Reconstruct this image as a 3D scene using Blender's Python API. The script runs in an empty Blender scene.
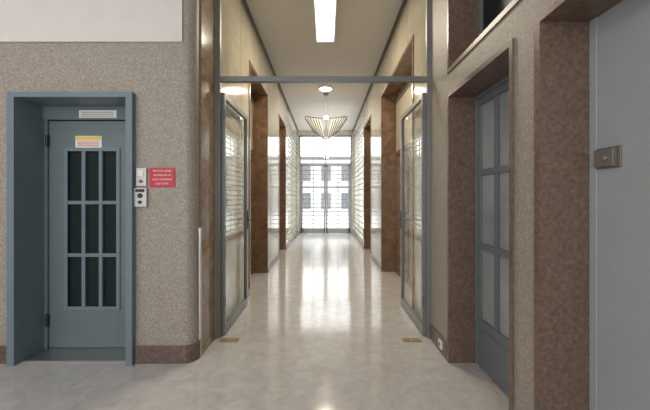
import bpy, math, random, bmesh
from mathutils import Vector
sc=bpy.context.scene
sc.view_settings.view_transform='Standard'

# ---------------------------------------------------------------- materials
def newmat(name):
    m=bpy.data.materials.new(name); m.use_nodes=True
    nt=m.node_tree; b=nt.nodes['Principled BSDF']
    return m,nt,b
def plain(name,col,rough=0.5,metal=0.0,spec=0.5,var=0.06,scale=6,bump=0.0):
    m,nt,b=newmat(name)
    tc=nt.nodes.new('ShaderNodeTexCoord'); n=nt.nodes.new('ShaderNodeTexNoise')
    n.inputs['Scale'].default_value=scale; n.inputs['Detail'].default_value=5
    nt.links.new(tc.outputs['Object'],n.inputs['Vector'])
    r=nt.nodes.new('ShaderNodeValToRGB')
    r.color_ramp.elements[0].position=0.3; r.color_ramp.elements[1].position=0.7
    r.color_ramp.elements[0].color=tuple(c*(1-var) for c in col)+(1,)
    r.color_ramp.elements[1].color=tuple(min(1,c*(1+var)) for c in col)+(1,)
    nt.links.new(n.outputs['Fac'],r.inputs['Fac']); nt.links.new(r.outputs['Color'],b.inputs['Base Color'])
    b.inputs['Roughness'].default_value=rough; b.inputs['Metallic'].default_value=metal
    b.inputs['Specular IOR Level'].default_value=spec
    return m
def mosaic(name,c1,c2,grout,scale=80):
    m,nt,b=newmat(name); L=nt.links
    tc=nt.nodes.new('ShaderNodeTexCoord')
    v=nt.nodes.new('ShaderNodeTexVoronoi'); v.inputs['Scale'].default_value=scale; v.inputs['Randomness'].default_value=0.75
    e=nt.nodes.new('ShaderNodeTexVoronoi'); e.feature='DISTANCE_TO_EDGE'; e.inputs['Scale'].default_value=scale; e.inputs['Randomness'].default_value=0.75
    L.new(tc.outputs['Object'],v.inputs['Vector']); L.new(tc.outputs['Object'],e.inputs['Vector'])
    sep=nt.nodes.new('ShaderNodeSeparateColor'); L.new(v.outputs['Color'],sep.inputs['Color'])
    r=nt.nodes.new('ShaderNodeValToRGB'); r.color_ramp.elements[0].color=c1+(1,); r.color_ramp.elements[1].color=c2+(1,)
    L.new(sep.outputs['Red'],r.inputs['Fac'])
    e2=nt.nodes.new('ShaderNodeMath'); e2.operation='GREATER_THAN'; e2.inputs[1].default_value=0.06; L.new(e.outputs['Distance'],e2.inputs[0])
    mx=nt.nodes.new('ShaderNodeMix'); mx.data_type='RGBA'; mx.inputs['A'].default_value=grout+(1,)
    L.new(e2.outputs[0],mx.inputs['Factor']); L.new(r.outputs['Color'],mx.inputs['B'])
    L.new(mx.outputs['Result'],b.inputs['Base Color'])
    bp=nt.nodes.new('ShaderNodeBump'); bp.inputs['Strength'].default_value=0.15; bp.inputs['Distance'].default_value=0.002
    L.new(e2.outputs[0],bp.inputs['Height']); L.new(bp.outputs['Normal'],b.inputs['Normal'])
    b.inputs['Roughness'].default_value=0.5
    return m
def marble(name,c1,c2,c3,scale=5,rough=0.2,dist=1.5,detail=10,seam=None,spec=0.5):
    m,nt,b=newmat(name); L=nt.links
    tc=nt.nodes.new('ShaderNodeTexCoord')
    n=nt.nodes.new('ShaderNodeTexNoise'); n.inputs['Scale'].default_value=scale; n.inputs['Detail'].default_value=detail
    n.inputs['Roughness'].default_value=0.7; n.inputs['Distortion'].default_value=dist
    L.new(tc.outputs['Object'],n.inputs['Vector'])
    r=nt.nodes.new('ShaderNodeValToRGB'); cr=r.color_ramp
    cr.elements[0].position=0.3; cr.elements[0].color=c1+(1,)
    cr.elements[1].position=0.7; cr.elements[1].color=c3+(1,)
    k=cr.elements.new(0.5); k.color=c2+(1,)
    L.new(n.outputs['Fac'],r.inputs['Fac'])
    out=r.outputs['Color']
    if seam:
        sp=nt.nodes.new('ShaderNodeSeparateXYZ'); L.new(tc.outputs['Object'],sp.inputs[0])
        for ax,per,off,w,dark in seam:
            a=nt.nodes.new('ShaderNodeMath'); a.operation='ADD'; a.inputs[1].default_value=off+100*per; L.new(sp.outputs[ax],a.inputs[0])
            d=nt.nodes.new('ShaderNodeMath'); d.operation='MODULO'; d.inputs[1].default_value=per; L.new(a.outputs[0],d.inputs[0])
            g=nt.nodes.new('ShaderNodeMath'); g.operation='LESS_THAN'; g.inputs[1].default_value=w; L.new(d.outputs[0],g.inputs[0])
            mx=nt.nodes.new('ShaderNodeMix'); mx.data_type='RGBA'; mx.blend_type='MULTIPLY'
            mx.inputs['B'].default_value=(dark,dark,dark,1)
            L.new(g.outputs[0],mx.inputs['Factor']); L.new(out,mx.inputs['A']); out=mx.outputs['Result']
    L.new(out,b.inputs['Base Color'])
    b.inputs['Roughness'].default_value=rough; b.inputs['Specular IOR Level'].default_value=spec
    return m
def glassmat(name,tint=(0.95,0.97,0.96),base=0.04,top=0.5,rough=0.0):
    m=bpy.data.materials.new(name); m.use_nodes=True; nt=m.node_tree; nt.nodes.clear(); L=nt.links
    o=nt.nodes.new('ShaderNodeOutputMaterial'); t=nt.nodes.new('ShaderNodeBsdfTransparent'); g=nt.nodes.new('ShaderNodeBsdfGlossy')
    t.inputs['Color'].default_value=tint+(1,); g.inputs['Roughness'].default_value=rough
    lw=nt.nodes.new('ShaderNodeLayerWeight'); lw.inputs['Blend'].default_value=0.5
    pw=nt.nodes.new('ShaderNodeMath'); pw.operation='POWER'; pw.inputs[1].default_value=5; L.new(lw.outputs['Facing'],pw.inputs[0])
    a=nt.nodes.new('ShaderNodeMath'); a.operation='MULTIPLY_ADD'; a.use_clamp=True; a.inputs[1].default_value=top; a.inputs[2].default_value=base; L.new(pw.outputs[0],a.inputs[0])
    mx=nt.nodes.new('ShaderNodeMixShader'); L.new(a.outputs[0],mx.inputs[0]); L.new(t.outputs[0],mx.inputs[1]); L.new(g.outputs[0],mx.inputs[2])
    L.new(mx.outputs[0],o.inputs['Surface']); return m
def frosted(name,col,tr=0.6):
    m=bpy.data.materials.new(name); m.use_nodes=True; nt=m.node_tree; nt.nodes.clear(); L=nt.links
    o=nt.nodes.new('ShaderNodeOutputMaterial'); t=nt.nodes.new('ShaderNodeBsdfTranslucent'); g=nt.nodes.new('ShaderNodeBsdfPrincipled')
    t.inputs['Color'].default_value=col+(1,); g.inputs['Base Color'].default_value=col+(1,); g.inputs['Roughness'].default_value=0.15
    mx=nt.nodes.new('ShaderNodeMixShader'); mx.inputs[0].default_value=tr
    L.new(g.outputs[0],mx.inputs[1]); L.new(t.outputs[0],mx.inputs[2]); L.new(mx.outputs[0],o.inputs['Surface']); return m
def emis(name,col,s):
    m,nt,b=newmat(name); b.inputs['Base Color'].default_value=col+(1,)
    b.inputs['Emission Color'].default_value=col+(1,); b.inputs['Emission Strength'].default_value=s; return m

M_mos=mosaic('mosaic_tile',(0.30,0.26,0.215),(0.44,0.39,0.335),(0.24,0.205,0.17))
M_plaster=plain('cream_plaster',(0.70,0.67,0.63),0.8,var=0.03)
M_hall=plain('hall_paint',(0.6,0.58,0.55),0.8,var=0.03)
M_brown=marble('brown_marble',(0.095,0.058,0.042),(0.155,0.102,0.076),(0.225,0.16,0.122),scale=40,rough=0.3,dist=0.4)
M_brown2=marble('brown_polished_marble',(0.17,0.115,0.07),(0.26,0.185,0.12),(0.36,0.27,0.18),scale=10,rough=0.15,dist=0.6)
M_wood=marble('walnut_wood',(0.125,0.07,0.038),(0.19,0.115,0.066),(0.26,0.17,0.105),scale=5,rough=0.25,dist=1)
M_base=marble('baseboard_marble',(0.09,0.055,0.045),(0.14,0.09,0.075),(0.2,0.14,0.12),scale=25,rough=0.3,dist=0.5)
M_cor=marble('corridor_marble',(0.40,0.35,0.265),(0.47,0.42,0.32),(0.54,0.49,0.39),scale=2.5,rough=0.09,dist=0.5,
    seam=[('Y',1.15,0.2,0.014,0.35),('Z',0.55,0.0,0.006,0.7)],spec=0.7)
M_floor=marble('floor_marble',(0.45,0.435,0.425),(0.53,0.515,0.50),(0.62,0.60,0.58),scale=7,rough=0.11,dist=0.8,spec=0.6,
    seam=[('Y',0.9,0.1,0.004,0.85),('X',0.9,0.45,0.004,0.85)])
M_blue=plain('blue_grey_paint',(0.155,0.205,0.235),0.42,var=0.05)
M_blue2=plain('blue_grey_door_paint',(0.14,0.175,0.185),0.4,var=0.05)
M_blue3=plain('blue_grey_joinery',(0.16,0.185,0.205),0.4,var=0.05)
M_steel=plain('painted_steel',(0.2,0.205,0.2),0.35,metal=0.2,var=0.05)
M_metal=plain('brushed_metal',(0.5,0.5,0.48),0.3,metal=0.9)
M_black=plain('black_plastic',(0.02,0.02,0.02),0.4)
M_dark=plain('dark_glass',(0.015,0.022,0.022),0.3,spec=0.12)
M_pane=plain('grey_reflective_glass',(0.33,0.36,0.36),0.06,var=0.25,scale=1.5)
M_ceil=plain('ceiling_paint',(0.61,0.57,0.52),0.75,var=0.02)
M_cornice=plain('dark_cornice',(0.09,0.075,0.06),0.6)
M_red=plain('red_sign_paint',(0.55,0.02,0.04),0.4)
M_white=plain('white_enamel',(0.75,0.75,0.73),0.4,var=0.02)
M_yellow=plain('yellow_label',(0.75,0.55,0.12),0.5)
M_orange=plain('orange_label',(0.65,0.2,0.1),0.5)
M_brass=plain('brass',(0.33,0.25,0.15),0.45,metal=0.4)
M_lock=plain('lock_metal',(0.22,0.20,0.17),0.4,metal=0.4)
M_glass=glassmat('clear_glass')
M_glass2=glassmat('leaf_glass',(0.93,0.94,0.91),0.06,0.6)
M_frost2=frosted('transom_glass',(0.8,0.74,0.6),0.3)
M_doorw=plain('pale_grey_door_paint',(0.36,0.39,0.40),0.4,var=0.03)
M_lamp=emis('lamp_diffuser',(1.0,0.95,0.84),3.0)
M_bulb=emis('bulb_glow',(1.0,0.95,0.85),4.0)
M_facade=plain('facade_stucco',(0.46,0.46,0.45),0.9)
M_facwin=plain('facade_shutter',(0.12,0.125,0.13),0.8,spec=0.1)
M_ground=plain('street_paving',(0.5,0.5,0.49),0.9)

# ---------------------------------------------------------------- mesh helper
class B:
    def __init__(s): s.v=[];s.f=[];s.mi=[];s.mats=[]
    def m(s,mat):
        if mat not in s.mats: s.mats.append(mat)
        return s.mats.index(mat)
    def box(s,x0,x1,y0,y1,z0,z1,mat):
        x0,x1=sorted((x0,x1));y0,y1=sorted((y0,y1));z0,z1=sorted((z0,z1))
        k=len(s.v); s.v+=[(x0,y0,z0),(x1,y0,z0),(x1,y1,z0),(x0,y1,z0),(x0,y0,z1),(x1,y0,z1),(x1,y1,z1),(x0,y1,z1)]
        s.f+=[tuple(k+i for i in q) for q in [(0,3,2,1),(4,5,6,7),(0,1,5,4),(1,2,6,5),(2,3,7,6),(3,0,4,7)]]
        s.mi+=[s.m(mat)]*6; return s
    def quad(s,pts,mat):
        k=len(s.v); s.v+=pts; s.f.append((k,k+1,k+2,k+3)); s.mi.append(s.m(mat)); return s
    def prism(s,pts,z0,z1,mat):
        n=len(pts);k=len(s.v)
        s.v+=[(x,y,z0) for x,y in pts]+[(x,y,z1) for x,y in pts]
        s.f.append(tuple(k+n-1-i for i in range(n))); s.f.append(tuple(k+n+i for i in range(n)))
        for i in range(n): s.f.append((k+i,k+(i+1)%n,k+n+(i+1)%n,k+n+i))
        s.mi+=[s.m(mat)]*(n+2); return s
    def cyl(s,c,r,h,axis,mat,n=24,r2=None):
        r2=r if r2 is None else r2
        k=len(s.v)
        for t,rr in ((0,r),(h,r2)):
            for i in range(n):
                a=2*math.pi*i/n; u,w=rr*math.cos(a),rr*math.sin(a)
                p={'Z':(u,w,t),'Y':(w,t,u),'X':(t,u,w)}[axis]
                s.v.append(tuple(c[j]+p[j] for j in range(3)))
        s.f.append(tuple(k+n-1-i for i in range(n))); s.f.append(tuple(k+n+i for i in range(n)))
        for i in range(n): s.f.append((k+i,k+(i+1)%n,k+n+(i+1)%n,k+n+i))
        s.mi+=[s.m(mat)]*(n+2); return s
    def slab(s,p0,p1,y0,y1,t,mat):
        dx,dz=p1[0]-p0[0],p1[1]-p0[1]; l=math.hypot(dx,dz); nx,nz=-dz/l*t/2,dx/l*t/2
        q=[(p0[0]+nx,p0[1]+nz),(p0[0]-nx,p0[1]-nz),(p1[0]-nx,p1[1]-nz),(p1[0]+nx,p1[1]+nz)]
        k=len(s.v); s.v+=[(a,y0,b) for a,b in q]+[(a,y1,b) for a,b in q]
        s.f+=[(k,k+1,k+2,k+3),(k+7,k+6,k+5,k+4)]+[(k+i,k+4+i,k+4+(i+1)%4,k+(i+1)%4) for i in range(4)]
        s.mi+=[s.m(mat)]*6; return s
    def make(s,name,bevel=0,parent=None):
        me=bpy.data.meshes.new(name); me.from_pydata(s.v,[],s.f)
        for mt in s.mats: me.materials.append(mt)
        me.polygons.foreach_set('material_index',s.mi); me.update()
        bm=bmesh.new(); bm.from_mesh(me); bmesh.ops.recalc_face_normals(bm,faces=bm.faces); bm.to_mesh(me); bm.free()
        o=bpy.data.objects.new(name,me); sc.collection.objects.link(o)
        if bevel:
            md=o.modifiers.new('bev','BEVEL'); md.width=bevel; md.segments=2; md.limit_method='ANGLE'; md.angle_limit=math.radians(40)
        if parent: o.parent=parent
        return o

CH=4.04
# ---------------------------------------------------------------- shell
B().box(-5,1.8,-4,13.45,-0.12,0,M_floor).make('floor')
B().box(-5,1.8,-4,13.45,CH,CH+0.15,M_ceil).make('ceiling')
w=B()
EX0,EX1,EZ=-2.625,-1.645,2.262
w.box(-5,EX0,2.885,3.3,0,CH,M_mos)
arc=[(-1.22+0.10*math.sin(a),2.985-0.10*math.cos(a)) for a in [math.radians(9*i) for i in range(11)]]
w.prism([(EX1,3.3),(EX1,2.885)]+arc+[(-1.12,3.3)],0,CH,M_mos)
w.box(EX0,EX1,2.885,3.3,EZ,CH,M_mos)
w.box(-5,-1.12,3.3,3.4,0,CH,M_hall)
w.box(-5,-1.215,2.868,2.885,2.72,CH,M_plaster)
w.box(-1.12,-1.105,3.02,3.4,0,CH,M_brown2)
w.make('wall_front')
w=B(); w.box(-1.135,-1.100,2.985,3.02,0,1.14,M_metal); w.make('trim_1',0.003)
b=B(); b.box(-5,-2.665,2.868,2.885,0,0.148,M_base)
arc2=[(-1.22+0.115*math.sin(a),2.985-0.117*math.cos(a)) for a in [math.radians(9*i) for i in range(11)]]
b.prism([(-1.60,2.90),(-1.60,2.868)]+arc2[:-1]+[(-1.105,2.985),(-1.13,2.99)],0,0.148,M_base); b.make('baseboard_front',0.004)
B().box(-5.1,-5,-4,3.4,0,CH,M_hall).make('wall_left')
B().box(-5,1.8,-4.1,-4,0,CH,M_hall).make('wall_back')
w=B(); XF,XN=1.05,1.285
w.box(XN+0.06,1.7,-4,3.4,0,CH,M_hall)
def rb(y0,y1,z0,z1): w.box(XF,XN+0.06,y0,y1,z0,z1,M_mos)
N1=(1.93,2.885); N2=(0.45,1.653); ZT=2.257; U0,U1=2.50,3.75
rb(N1[1]+0.035,3.4,0,CH); rb(N2[1]+0.045,N1[0]-0.035,0,ZT+0.035); rb(-4,N2[0]-0.04,0,CH)
rb(N2[0]-0.04,N1[1]+0.035,ZT+0.035,U0-0.035)
rb(N2[0]-0.04,0.905,U0-0.035,CH); rb(0.905,N1[1]+0.035,U1+0.035,CH)
def lining(y0,y1,z0,z1,tn,tf,bottom=False,pr=0.012):
    w.box(XF-pr,XN+0.06,y1,y1+tf,z0,z1,M_brown)
    w.box(XF-pr,XN+0.06,y0-tn,y0,z0,z1,M_brown)
    w.box(XF-pr,XN+0.06,y0-tn,y1+tf,z1,z1+0.035,M_brown)
    if bottom: w.box(XF-pr,XN+0.06,y0-tn,y1+tf,z0-0.035,z0,M_brown)
lining(N1[0],N1[1],0,ZT,0.035,0.035); lining(N2[0],N2[1],0,ZT,0.04,0.045)
lining(0.94,N1[1],U0,U1,0.035,0.035,True)
w.make('wall_right')
b=B(); b.box(1.035,1.05,2.93,3.37,0,0.148,M_base); b.box(1.035,1.05,1.70,1.89,0,0.148,M_base); b.make('baseboard_right',0.003)
b=B(); b.box(1.022,1.035,3.02,3.1,0.05,0.12,M_white); b.cyl((1.018,3.06,0.085),0.016,0.006,'X',M_black,12); b.make('wall_socket',0.003)

d=B(); xg=XN
d.box(xg,xg+0.04,0.94,2.885,U0,U0+0.06,M_steel).box(xg,xg+0.04,0.94,2.885,U1-0.06,U1,M_steel)
for y in (0.94,1.9,2.825): d.box(xg,xg+0.04,y,y+0.06,U0+0.06,U1-0.06,M_steel)
d.box(xg+0.02,xg+0.028,1.0,2.825,U0+0.06,U1-0.06,M_dark)
d.make('window_1',0.003)

# glazed hall door: 3 columns x 3 rows
d=B(); y0,y1=N1; xf=XN-0.02; xb=XN+0.03
d.box(xf,xb,y0,y0+0.05,0,ZT,M_blue3).box(xf,xb,y1-0.02,y1,0,ZT,M_blue3).box(xf,xb,y0+0.05,y1-0.02,ZT-0.03,ZT,M_blue3)
a0,a1=y0+0.055,y1-0.023
d.box(xf+0.01,xb-0.005,a0,a1,0.01,0.40,M_blue3)
d.box(xf+0.004,xf+0.01,a0+0.09,a1-0.09,0.09,0.33,M_blue3)
for z in (1.0,1.61): d.box(xf+0.008,xb-0.005,a0,a1,z-0.024,z+0.024,M_blue3)
d.box(xf+0.008,xb-0.005,a0,a1,2.17,2.225,M_blue3)
for ya,yb in ((a0,a0+0.055),(2.235,2.28),(2.53,2.58),(a1-0.055,a1)): d.box(xf+0.01,xb-0.005,ya,yb,0.40,2.17,M_blue3)
d.box(xf+0.028,xf+0.033,a0+0.05,a1-0.05,0.4,2.17,M_pane)
d.box(xf-0.05,xf-0.035,a0+0.02,a0+0.14,1.04,1.06,M_metal).cyl((xf-0.04,a0+0.03,1.05),0.011,0.05,'X',M_metal,12)
d.make('door_1',0.003)
d=B(); y0,y1=N2
d.box(XN,XN+0.045,y0,y1,0.005,ZT,M_doorw)
d.box(XN-0.006,XN,y1-0.045,y1,0.005,ZT,M_doorw).box(XN-0.006,XN,y0,y0+0.05,0.005,ZT,M_doorw)
d.box(XN-0.008,XN,1.475,1.61,1.535,1.63,M_lock)
d.box(XN-0.03,XN-0.008,1.49,1.595,1.542,1.622,M_lock)
d.cyl((XN-0.04,1.525,1.58),0.012,0.012,'X',M_metal,16)
d.make('door_2',0.003)

# ---------------------------------------------------------------- elevator
el=B(); f0=2.83
el.box(-2.66,EX0+0.025,f0,2.884,0,EZ-0.02,M_blue); el.box(EX0+0.002,EX0+0.025,2.884,3.29,0,EZ-0.02,M_blue)
el.box(EX1-0.025,-1.615,f0,2.884,0,EZ-0.02,M_blue); el.box(EX1-0.025,EX1-0.002,2.884,3.29,0,EZ-0.02,M_blue)
el.box(-2.66,-1.615,f0,2.884,EZ-0.02,2.284,M_blue); el.box(EX0+0.002,EX1-0.002,2.884,3.29,EZ-0.02,EZ-0.002,M_blue)
yl=3.15
L0,L1=EX0+0.025,EX1-0.025
el.box(L0,L1,yl-0.03,yl+0.05,2.12,EZ-0.02,M_blue2)
el.box(L0,L0+0.03,yl-0.015,yl+0.05,0,2.12,M_blue2).box(L1-0.03,L1,yl-0.015,yl+0.05,0,2.12,M_blue2)
a,bq=L0+0.035,L1-0.035; wx0,wx1=-2.40,-1.925; wz0,wz1=0.385,1.845
el.box(a,wx0,yl,yl+0.04,0.015,2.112,M_blue2).box(wx1,bq,yl,yl+0.04,0.015,2.112,M_blue2)
el.box(wx0,wx1,yl,yl+0.04,0.015,wz0,M_blue2).box(wx0,wx1,yl,yl+0.04,wz1,2.112,M_blue2)
for q in ((wx0-0.02,wx0+0.012,wz0-0.02,wz1+0.02),(wx1-0.012,wx1+0.02,wz0-0.02,wz1+0.02)):
    el.box(q[0],q[1],yl-0.012,yl,q[2],q[3],M_blue)
el.box(wx0+0.012,wx1-0.012,yl-0.012,yl,wz0-0.02,wz0+0.012,M_blue).box(wx0+0.012,wx1-0.012,yl-0.012,yl,wz1-0.012,wz1+0.02,M_blue)
ww=(wx1-wx0)/3; hh=(wz1-wz0)/3
for i in (1,2):
    el.box(wx0+ww*i-0.016,wx0+ww*i+0.016,yl-0.01,yl+0.015,wz0+0.012,wz1-0.012,M_blue)
    el.box(wx0+0.012,wx1-0.012,yl-0.008,yl+0.015,wz0+hh*i-0.016,wz0+hh*i+0.016,M_blue)
el.box(wx0,wx1,yl+0.017,yl+0.025,wz0,wz1,M_dark)
for z in (0.22,1.87): el.cyl((a-0.002,yl-0.022,z),0.014,0.11,'Z',M_black,12)
el.box(L0,L1,2.90,3.2,0.0,0.012,M_metal)
el.box(-2.32,-2.075,yl-0.004,yl,1.865,1.975,M_white).box(-2.315,-2.08,yl-0.006,yl-0.004,1.935,1.97,M_yellow)
for k in range(3): el.box(-2.30,-2.10,yl-0.006,yl-0.004,1.88+0.017*k,1.888+0.017*k,M_orange)
el.box(-2.265,-1.92,yl-0.034,yl-0.03,2.135,2.205,M_white)
for k in range(3): el.box(-2.24,-1.95,yl-0.036,yl-0.034,2.147+0.018*k,2.152+0.018*k,M_lock)
el.make('elevator_door',0.003)

p=B(); p.box(-1.60,-1.515,2.862,2.885,1.50,1.652,M_metal).box(-1.615,-1.51,2.855,2.885,1.325,1.485,M_metal)
p.box(-1.582,-1.535,2.858,2.862,1.585,1.635,M_white).cyl((-1.558,2.853,1.54),0.014,0.009,'Y',M_red,16)
p.cyl((-1.562,2.845,1.42),0.02,0.01,'Y',M_black,16).cyl((-1.562,2.845,1.365),0.014,0.01,'Y',M_black,16)
p.box(-1.6,-1.525,2.852,2.855,1.45,1.475,M_black)
p.make('elevator_call_panel',0.004)
sg=B().box(-1.495,-1.28,2.877,2.885,1.492,1.655,M_red).make('warning_sign',0.002)
for i,t in enumerate(['VIETATO USARE','ASCENSORE IN','CASO INCENDIO','USE STAIRS']):
    cu=bpy.data.curves.new('lettering','FONT'); cu.body=t; cu.size=0.022; cu.align_x='CENTER'; cu.extrude=0.0005
    ob=bpy.data.objects.new('lettering_%d'%i,cu); sc.collection.objects.link(ob); cu.materials.append(M_white)
    ob.location=(-1.3875,2.8762,1.622-0.036*i); ob.rotation_euler=(math.pi/2,0,0); ob.parent=sg

# ---------------------------------------------------------------- corridor walls
YE=13.3
def corridor(side,X,recs,name):
    s=side; w=B()
    Xo=X+s*0.40; Xn=X+s*0.24
    y=3.4; RZ=3.32
    wy0,wy1,wz0,wz1=9.75,13.1,0.12,3.65
    for (a,b_) in recs:
        w.box(X,Xo,y,a-0.05,0,CH,M_cor)
        w.box(X,Xo,a-0.05,b_+0.05,RZ+0.05,CH,M_cor)
        w.box(X-s*0.012,Xo,a-0.05,a,0,RZ,M_wood).box(X-s*0.012,Xo,b_,b_+0.05,0,RZ,M_wood)
        w.box(X-s*0.012,Xo,a-0.05,b_+0.05,RZ,RZ+0.05,M_wood)
        w.box(Xn+s*0.05,Xo-s*0.001,a,b_,0,RZ,M_hall)
        y=b_+0.05
    w.box(X,Xo,y,wy0,0,CH,M_cor).box(X,Xo,wy1,YE,0,CH,M_cor).box(X,Xo,wy0,wy1,0,wz0,M_cor).box(X,Xo,wy0,wy1,wz1,CH,M_cor)
    w.box(X,X-s*0.03,3.45,YE,CH-0.05,CH,M_cornice)
    w.make(name)
    g=B()
    g.box(X+s*0.02,X+s*0.06,wy0,wy0+0.04,wz0,wz1,M_steel).box(X+s*0.02,X+s*0.06,wy1-0.04,wy1,wz0,wz1,M_steel)
    z=wz0
    while z<wz1-0.04:
        g.box(X+s*0.03,X+s*0.05,wy0+0.04,wy1-0.04,z,z+0.035,M_steel); z+=0.17
    g.box(X+s*0.03,X+s*0.05,wy0+0.04,wy1-0.04,wz1-0.03,wz1,M_steel)
    g.box(X+s*0.03,X+s*0.05,11.4,11.43,wz0,wz1,M_steel)
    xx=X+s*0.055
    g.quad([(xx,wy0,wz0),(xx,wy1,wz0),(xx,wy1,wz1),(xx,wy0,wz1)],M_glass)
    g.make('window_2' if s<0 else 'window_3')
    for (a,b_) in recs:
        n=B(); x0=Xn; x1=Xn+s*0.045
        n.box(x0,x1,a,a+0.07,0,RZ,M_wood).box(x0,x1,b_-0.07,b_,0,RZ,M_wood).box(x0,x1,a+0.07,b_-0.07,2.18,2.26,M_wood).box(x0,x1,a+0.07,b_-0.07,RZ-0.07,RZ,M_wood)
        n.box(x0+s*0.02,x0+s*0.026,a+0.07,b_-0.07,2.26,RZ-0.07,M_frost2)
        c=(a+b_)/2
        leaves=[(a+0.075,c-0.003),(c+0.003,b_-0.075)] if b_-a>1.4 else [(a+0.075,b_-0.075)]
        for (p0,p1) in leaves:
            n.box(x0+s*0.01,x0+s*0.04,p0,p1,0.01,2.175,M_wood)
            n.box(x0+s*0.002,x0+s*0.01,p0+0.1,p1-0.1,1.15,2.05,M_wood).box(x0+s*0.002,x0+s*0.01,p0+0.1,p1-0.1,0.12,1.0,M_wood)
            n.box(x0-s*0.04,x0+s*0.01,p0+0.05,p0+0.07,1.05,1.07,M_metal).box(x0-s*0.04,x0-s*0.025,p0+0.05,p0+0.16,1.05,1.07,M_metal)
        n.make('door_%d'%dn.pop(0),0.003)
dn=[3,4,5,6]
corridor(-1,-1.10,[(4.9,6.35),(8.0,9.2)],'wall_left_corridor')
corridor(1,1.06,[(4.15,6.45),(8.05,9.4)],'wall_right_corridor')
for s,X,nm,segs in ((-1,-1.10,'baseboard_left_corridor',[(4.6,4.84),(6.41,7.94),(9.26,13.25)]),(1,1.06,'baseboard_right_corridor',[(6.51,7.99),(9.46,13.25)])):
    b=B()
    for a_,b_ in segs: b.box(X,X-s*0.014,a_,b_,0,0.11,M_base)
    b.make(nm)

# ---------------------------------------------------------------- end wall with glazed entrance
e=B(); e.box(-1.5,-1.04,YE,YE+0.15,0,CH,M_cor).box(1.0,1.46,YE,YE+0.15,0,CH,M_cor).box(-1.04,1.0,YE,YE+0.15,3.85,CH,M_cor); e.make('wall_end')
g=B(); x0,x1=-1.04,1.0; ya,yb=YE+0.02,YE+0.07; ZG=3.85
g.box(x0,x0+0.05,ya,yb,0,ZG,M_steel).box(x1-0.05,x1,ya,yb,0,ZG,M_steel).box(x0,x1,ya,yb,ZG-0.06,ZG,M_steel).box(x0,x1,ya,yb,2.70,2.76,M_steel)
for c0,c1 in ((x0+0.055,-0.015),(-0.005,x1-0.055)):
    g.box(c0,c0+0.07,ya,yb,0.01,2.69,M_steel).box(c1-0.07,c1,ya,yb,0.01,2.69,M_steel)
    g.box(c0,c1,ya,yb,0.01,0.22,M_steel).box(c0,c1,ya,yb,2.64,2.69,M_steel)
    z=0.38
    while z<2.6: g.box(c0,c1,ya+0.01,yb-0.02,z,z+0.028,M_steel); z+=0.16
    z=2.90
    while z<3.75: g.box(c0,c1,ya+0.01,yb-0.02,z,z+0.028,M_steel); z+=0.16
    cm=(c0+c1)/2
    g.box(cm-0.015,cm+0.015,ya+0.002,ya+0.009,0.22,2.64,M_steel).box(cm-0.015,cm+0.015,ya+0.002,ya+0.009,2.76,3.79,M_steel)
    g.quad([(c0+.05,yb-.012,.2),(c1-.05,yb-.012,.2),(c1-.05,yb-.012,2.65),(c0+.05,yb-.012,2.65)],M_glass)
g.box(-0.03,0.01,ya+0.01,yb-0.02,2.76,3.79,M_steel)
g.box(-0.06,-0.04,ya-0.06,ya-0.04,0.95,1.35,M_metal).box(0.02,0.04,ya-0.06,ya-0.04,0.95,1.35,M_metal)
for xx in (-0.06,0.02):
    for zz in (0.97,1.31): g.box(xx,xx+0.02,ya-0.05,ya,zz,zz+0.02,M_metal)
g.quad([(x0+.04,yb-.012,2.75),(x1-.04,yb-.012,2.75),(x1-.04,yb-.012,3.8),(x0+.04,yb-.012,3.8)],M_glass)
g.make('door_7')

# ---------------------------------------------------------------- glass partition and leaves
g=B(); PY=3.40
g.box(-1.10,-1.06,PY,PY+0.05,0,CH,M_steel).box(1.01,1.05,PY,PY+0.05,0,CH,M_steel)
g.box(-1.06,1.01,PY-0.01,PY+0.05,2.565,2.615,M_steel)
g.quad([(-1.06,PY+.024,2.61),(1.01,PY+.024,2.61),(1.01,PY+.024,CH),(-1.06,PY+.024,CH)],M_glass)
g.make('glass_partition')
def leaf(X,s,name):
    l=B(); t=0.02; ya,yb=3.455,4.47; zt=2.47
    l.box(X-t,X+t,ya,ya+0.045,0.012,zt,M_steel).box(X-t,X+t,yb-0.045,yb,0.012,zt,M_steel)
    l.box(X-t,X+t,ya+0.045,yb-0.045,0.012,0.10,M_steel).box(X-t,X+t,ya+0.045,yb-0.045,zt-0.05,zt,M_steel)
    l.quad([(X,ya+.045,.1),(X,yb-.045,.1),(X,yb-.045,zt-.05),(X,ya+.045,zt-.05)],M_glass2)
    xi=X-s*t
    l.box(xi,xi-s*0.012,yb-0.045,yb-0.005,1.0,1.24,M_black)
    l.box(xi-s*0.012,xi-s*0.055,yb-0.035,yb-0.015,1.11,1.13,M_black).box(xi-s*0.04,xi-s*0.055,yb-0.15,yb-0.015,1.11,1.13,M_black)
    for z in (0.3,2.2): l.cyl((xi,ya-0.002,z),0.012,0.1,'Z',M_steel,12)
    l.make(name)
leaf(-1.05,-1,'glass_door'); leaf(1.00,1,'glass_door.001')
for i,x in enumerate((-0.95,0.84)):
    q=B().box(x-0.09,x+0.09,3.30,3.38,0,0.008,M_brass); q.cyl((x,3.34,0.008),0.012,0.003,'Z',M_metal,12)
    q.make('floor_door_closer' if i==0 else 'floor_door_closer.001',0.002)

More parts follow.
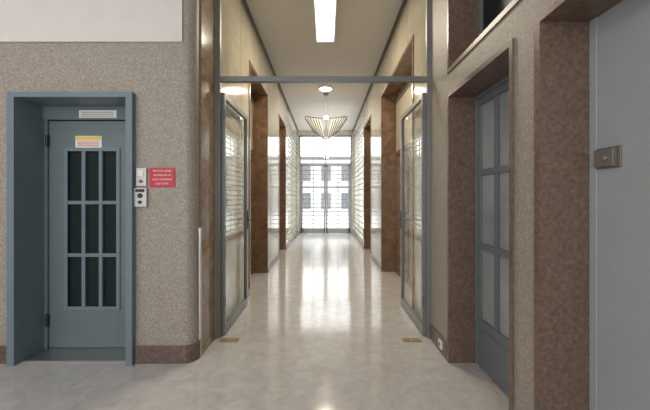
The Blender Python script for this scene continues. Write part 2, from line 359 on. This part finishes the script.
# ---------------------------------------------------------------- lamps
l=B(); l.box(-0.165,0.145,4.2,5.6,CH-0.07,CH,M_white).box(-0.145,0.125,4.22,5.58,CH-0.078,CH-0.07,M_lamp); l.make('ceiling_light',0.005)
l=B(); l.cyl((-0.01,8.1,CH-0.045),0.17,0.045,'Z',M_white,32,0.18).cyl((-0.01,8.1,CH-0.075),0.10,0.03,'Z',M_bulb,32,0.15)
l.make('round_ceiling_light')
# chandelier: two wings of fanned louvre blades either side of a stem
c=B(); cy=8.6; cx=0.0
M_cg=frosted('chandelier_glass',(0.8,0.8,0.77),0.35)
c.cyl((cx,cy,3.4),0.011,CH-3.4,'Z',M_steel,12); c.cyl((cx,cy,CH-0.05),0.06,0.05,'Z',M_steel,20,0.07)
c.cyl((cx,cy,2.90),0.022,0.52,'Z',M_metal,16); c.cyl((cx,cy,3.40),0.07,0.07,'Z',M_bulb,20,0.05)
for s in (-1,1):
    for k in range(6):
        lo=(cx+s*(0.04+0.05*k), 2.90+0.035*k); hi=(cx+s*(0.16+0.068*k), 3.36+0.012*k)
        c.slab(lo,hi,cy-0.17,cy+0.17,0.026,M_cg)
        c.slab((lo[0]+s*0.028,lo[1]+0.01),(hi[0]+s*0.03,hi[1]),cy-0.175,cy+0.17,0.010,M_black)
    c.slab((cx+s*0.02,2.89),(cx+s*0.30,3.07),cy-0.012,cy+0.012,0.012,M_black)
    c.slab((cx+s*0.02,3.36),(cx+s*0.51,3.425),cy-0.18,cy-0.16,0.012,M_black)
c.make('chandelier')

# ---------------------------------------------------------------- outside
B().box(-30,30,13.5,45,-0.2,-0.05,M_ground).make('street_ground')
f=B(); f.box(-14,14,32,33,-0.05,5.2,M_facade)
for i in range(-6,7):
    for z in (0.4,3.0): f.box(i*1.9-0.45,i*1.9+0.45,31.95,32,z,z+1.5,M_facwin)
f.box(-14,14,31.9,32,2.35,2.5,M_facwin).box(-14.2,14.2,31.8,32,5.1,5.3,M_facwin)
f.make('street_building')

# ---------------------------------------------------------------- light
wd=bpy.data.worlds.new('World'); sc.world=wd; wd.use_nodes=True
bg=wd.node_tree.nodes['Background']; bg.inputs['Color'].default_value=(0.97,0.985,1,1); bg.inputs['Strength'].default_value=5.0
def area(name,loc,rot,sx,sy,p,col):
    ld=bpy.data.lights.new(name,'AREA'); ld.shape='RECTANGLE'; ld.size=sx; ld.size_y=sy; ld.energy=p; ld.color=col
    o=bpy.data.objects.new(name,ld); sc.collection.objects.link(o); o.location=loc; o.rotation_euler=rot; return o
area('hall_fill_back',(-1.6,-3.8,2.1),(math.radians(90),0,0),5,3,190,(0.95,0.97,1.0))  # added fill behind the camera to light the hall; no window there
area('hall_fill_top',(-3.6,-0.3,CH-0.05),(0,0,0),1.5,3,50,(0.97,0.98,1.0))  # unseen fill added under the hall ceiling, not an actual fixture
area('corridor_lamp',(-0.01,4.9,CH-0.09),(0,0,0),0.27,1.36,58,(1,0.87,0.70))
area('corridor_round_lamp',(-0.01,8.1,CH-0.09),(0,0,0),0.2,0.2,38,(1,0.85,0.66))

# ---------------------------------------------------------------- camera
cd=bpy.data.cameras.new('camera'); cam=bpy.data.objects.new('camera',cd); sc.collection.objects.link(cam)
cam.location=(0,0,1.4); cam.rotation_euler=(math.radians(90),0,0)
cd.sensor_width=36; cd.lens=36*340/650; cd.shift_x=-1/650; cd.shift_y=-7/650; cd.clip_start=0.05
sc.camera=cam
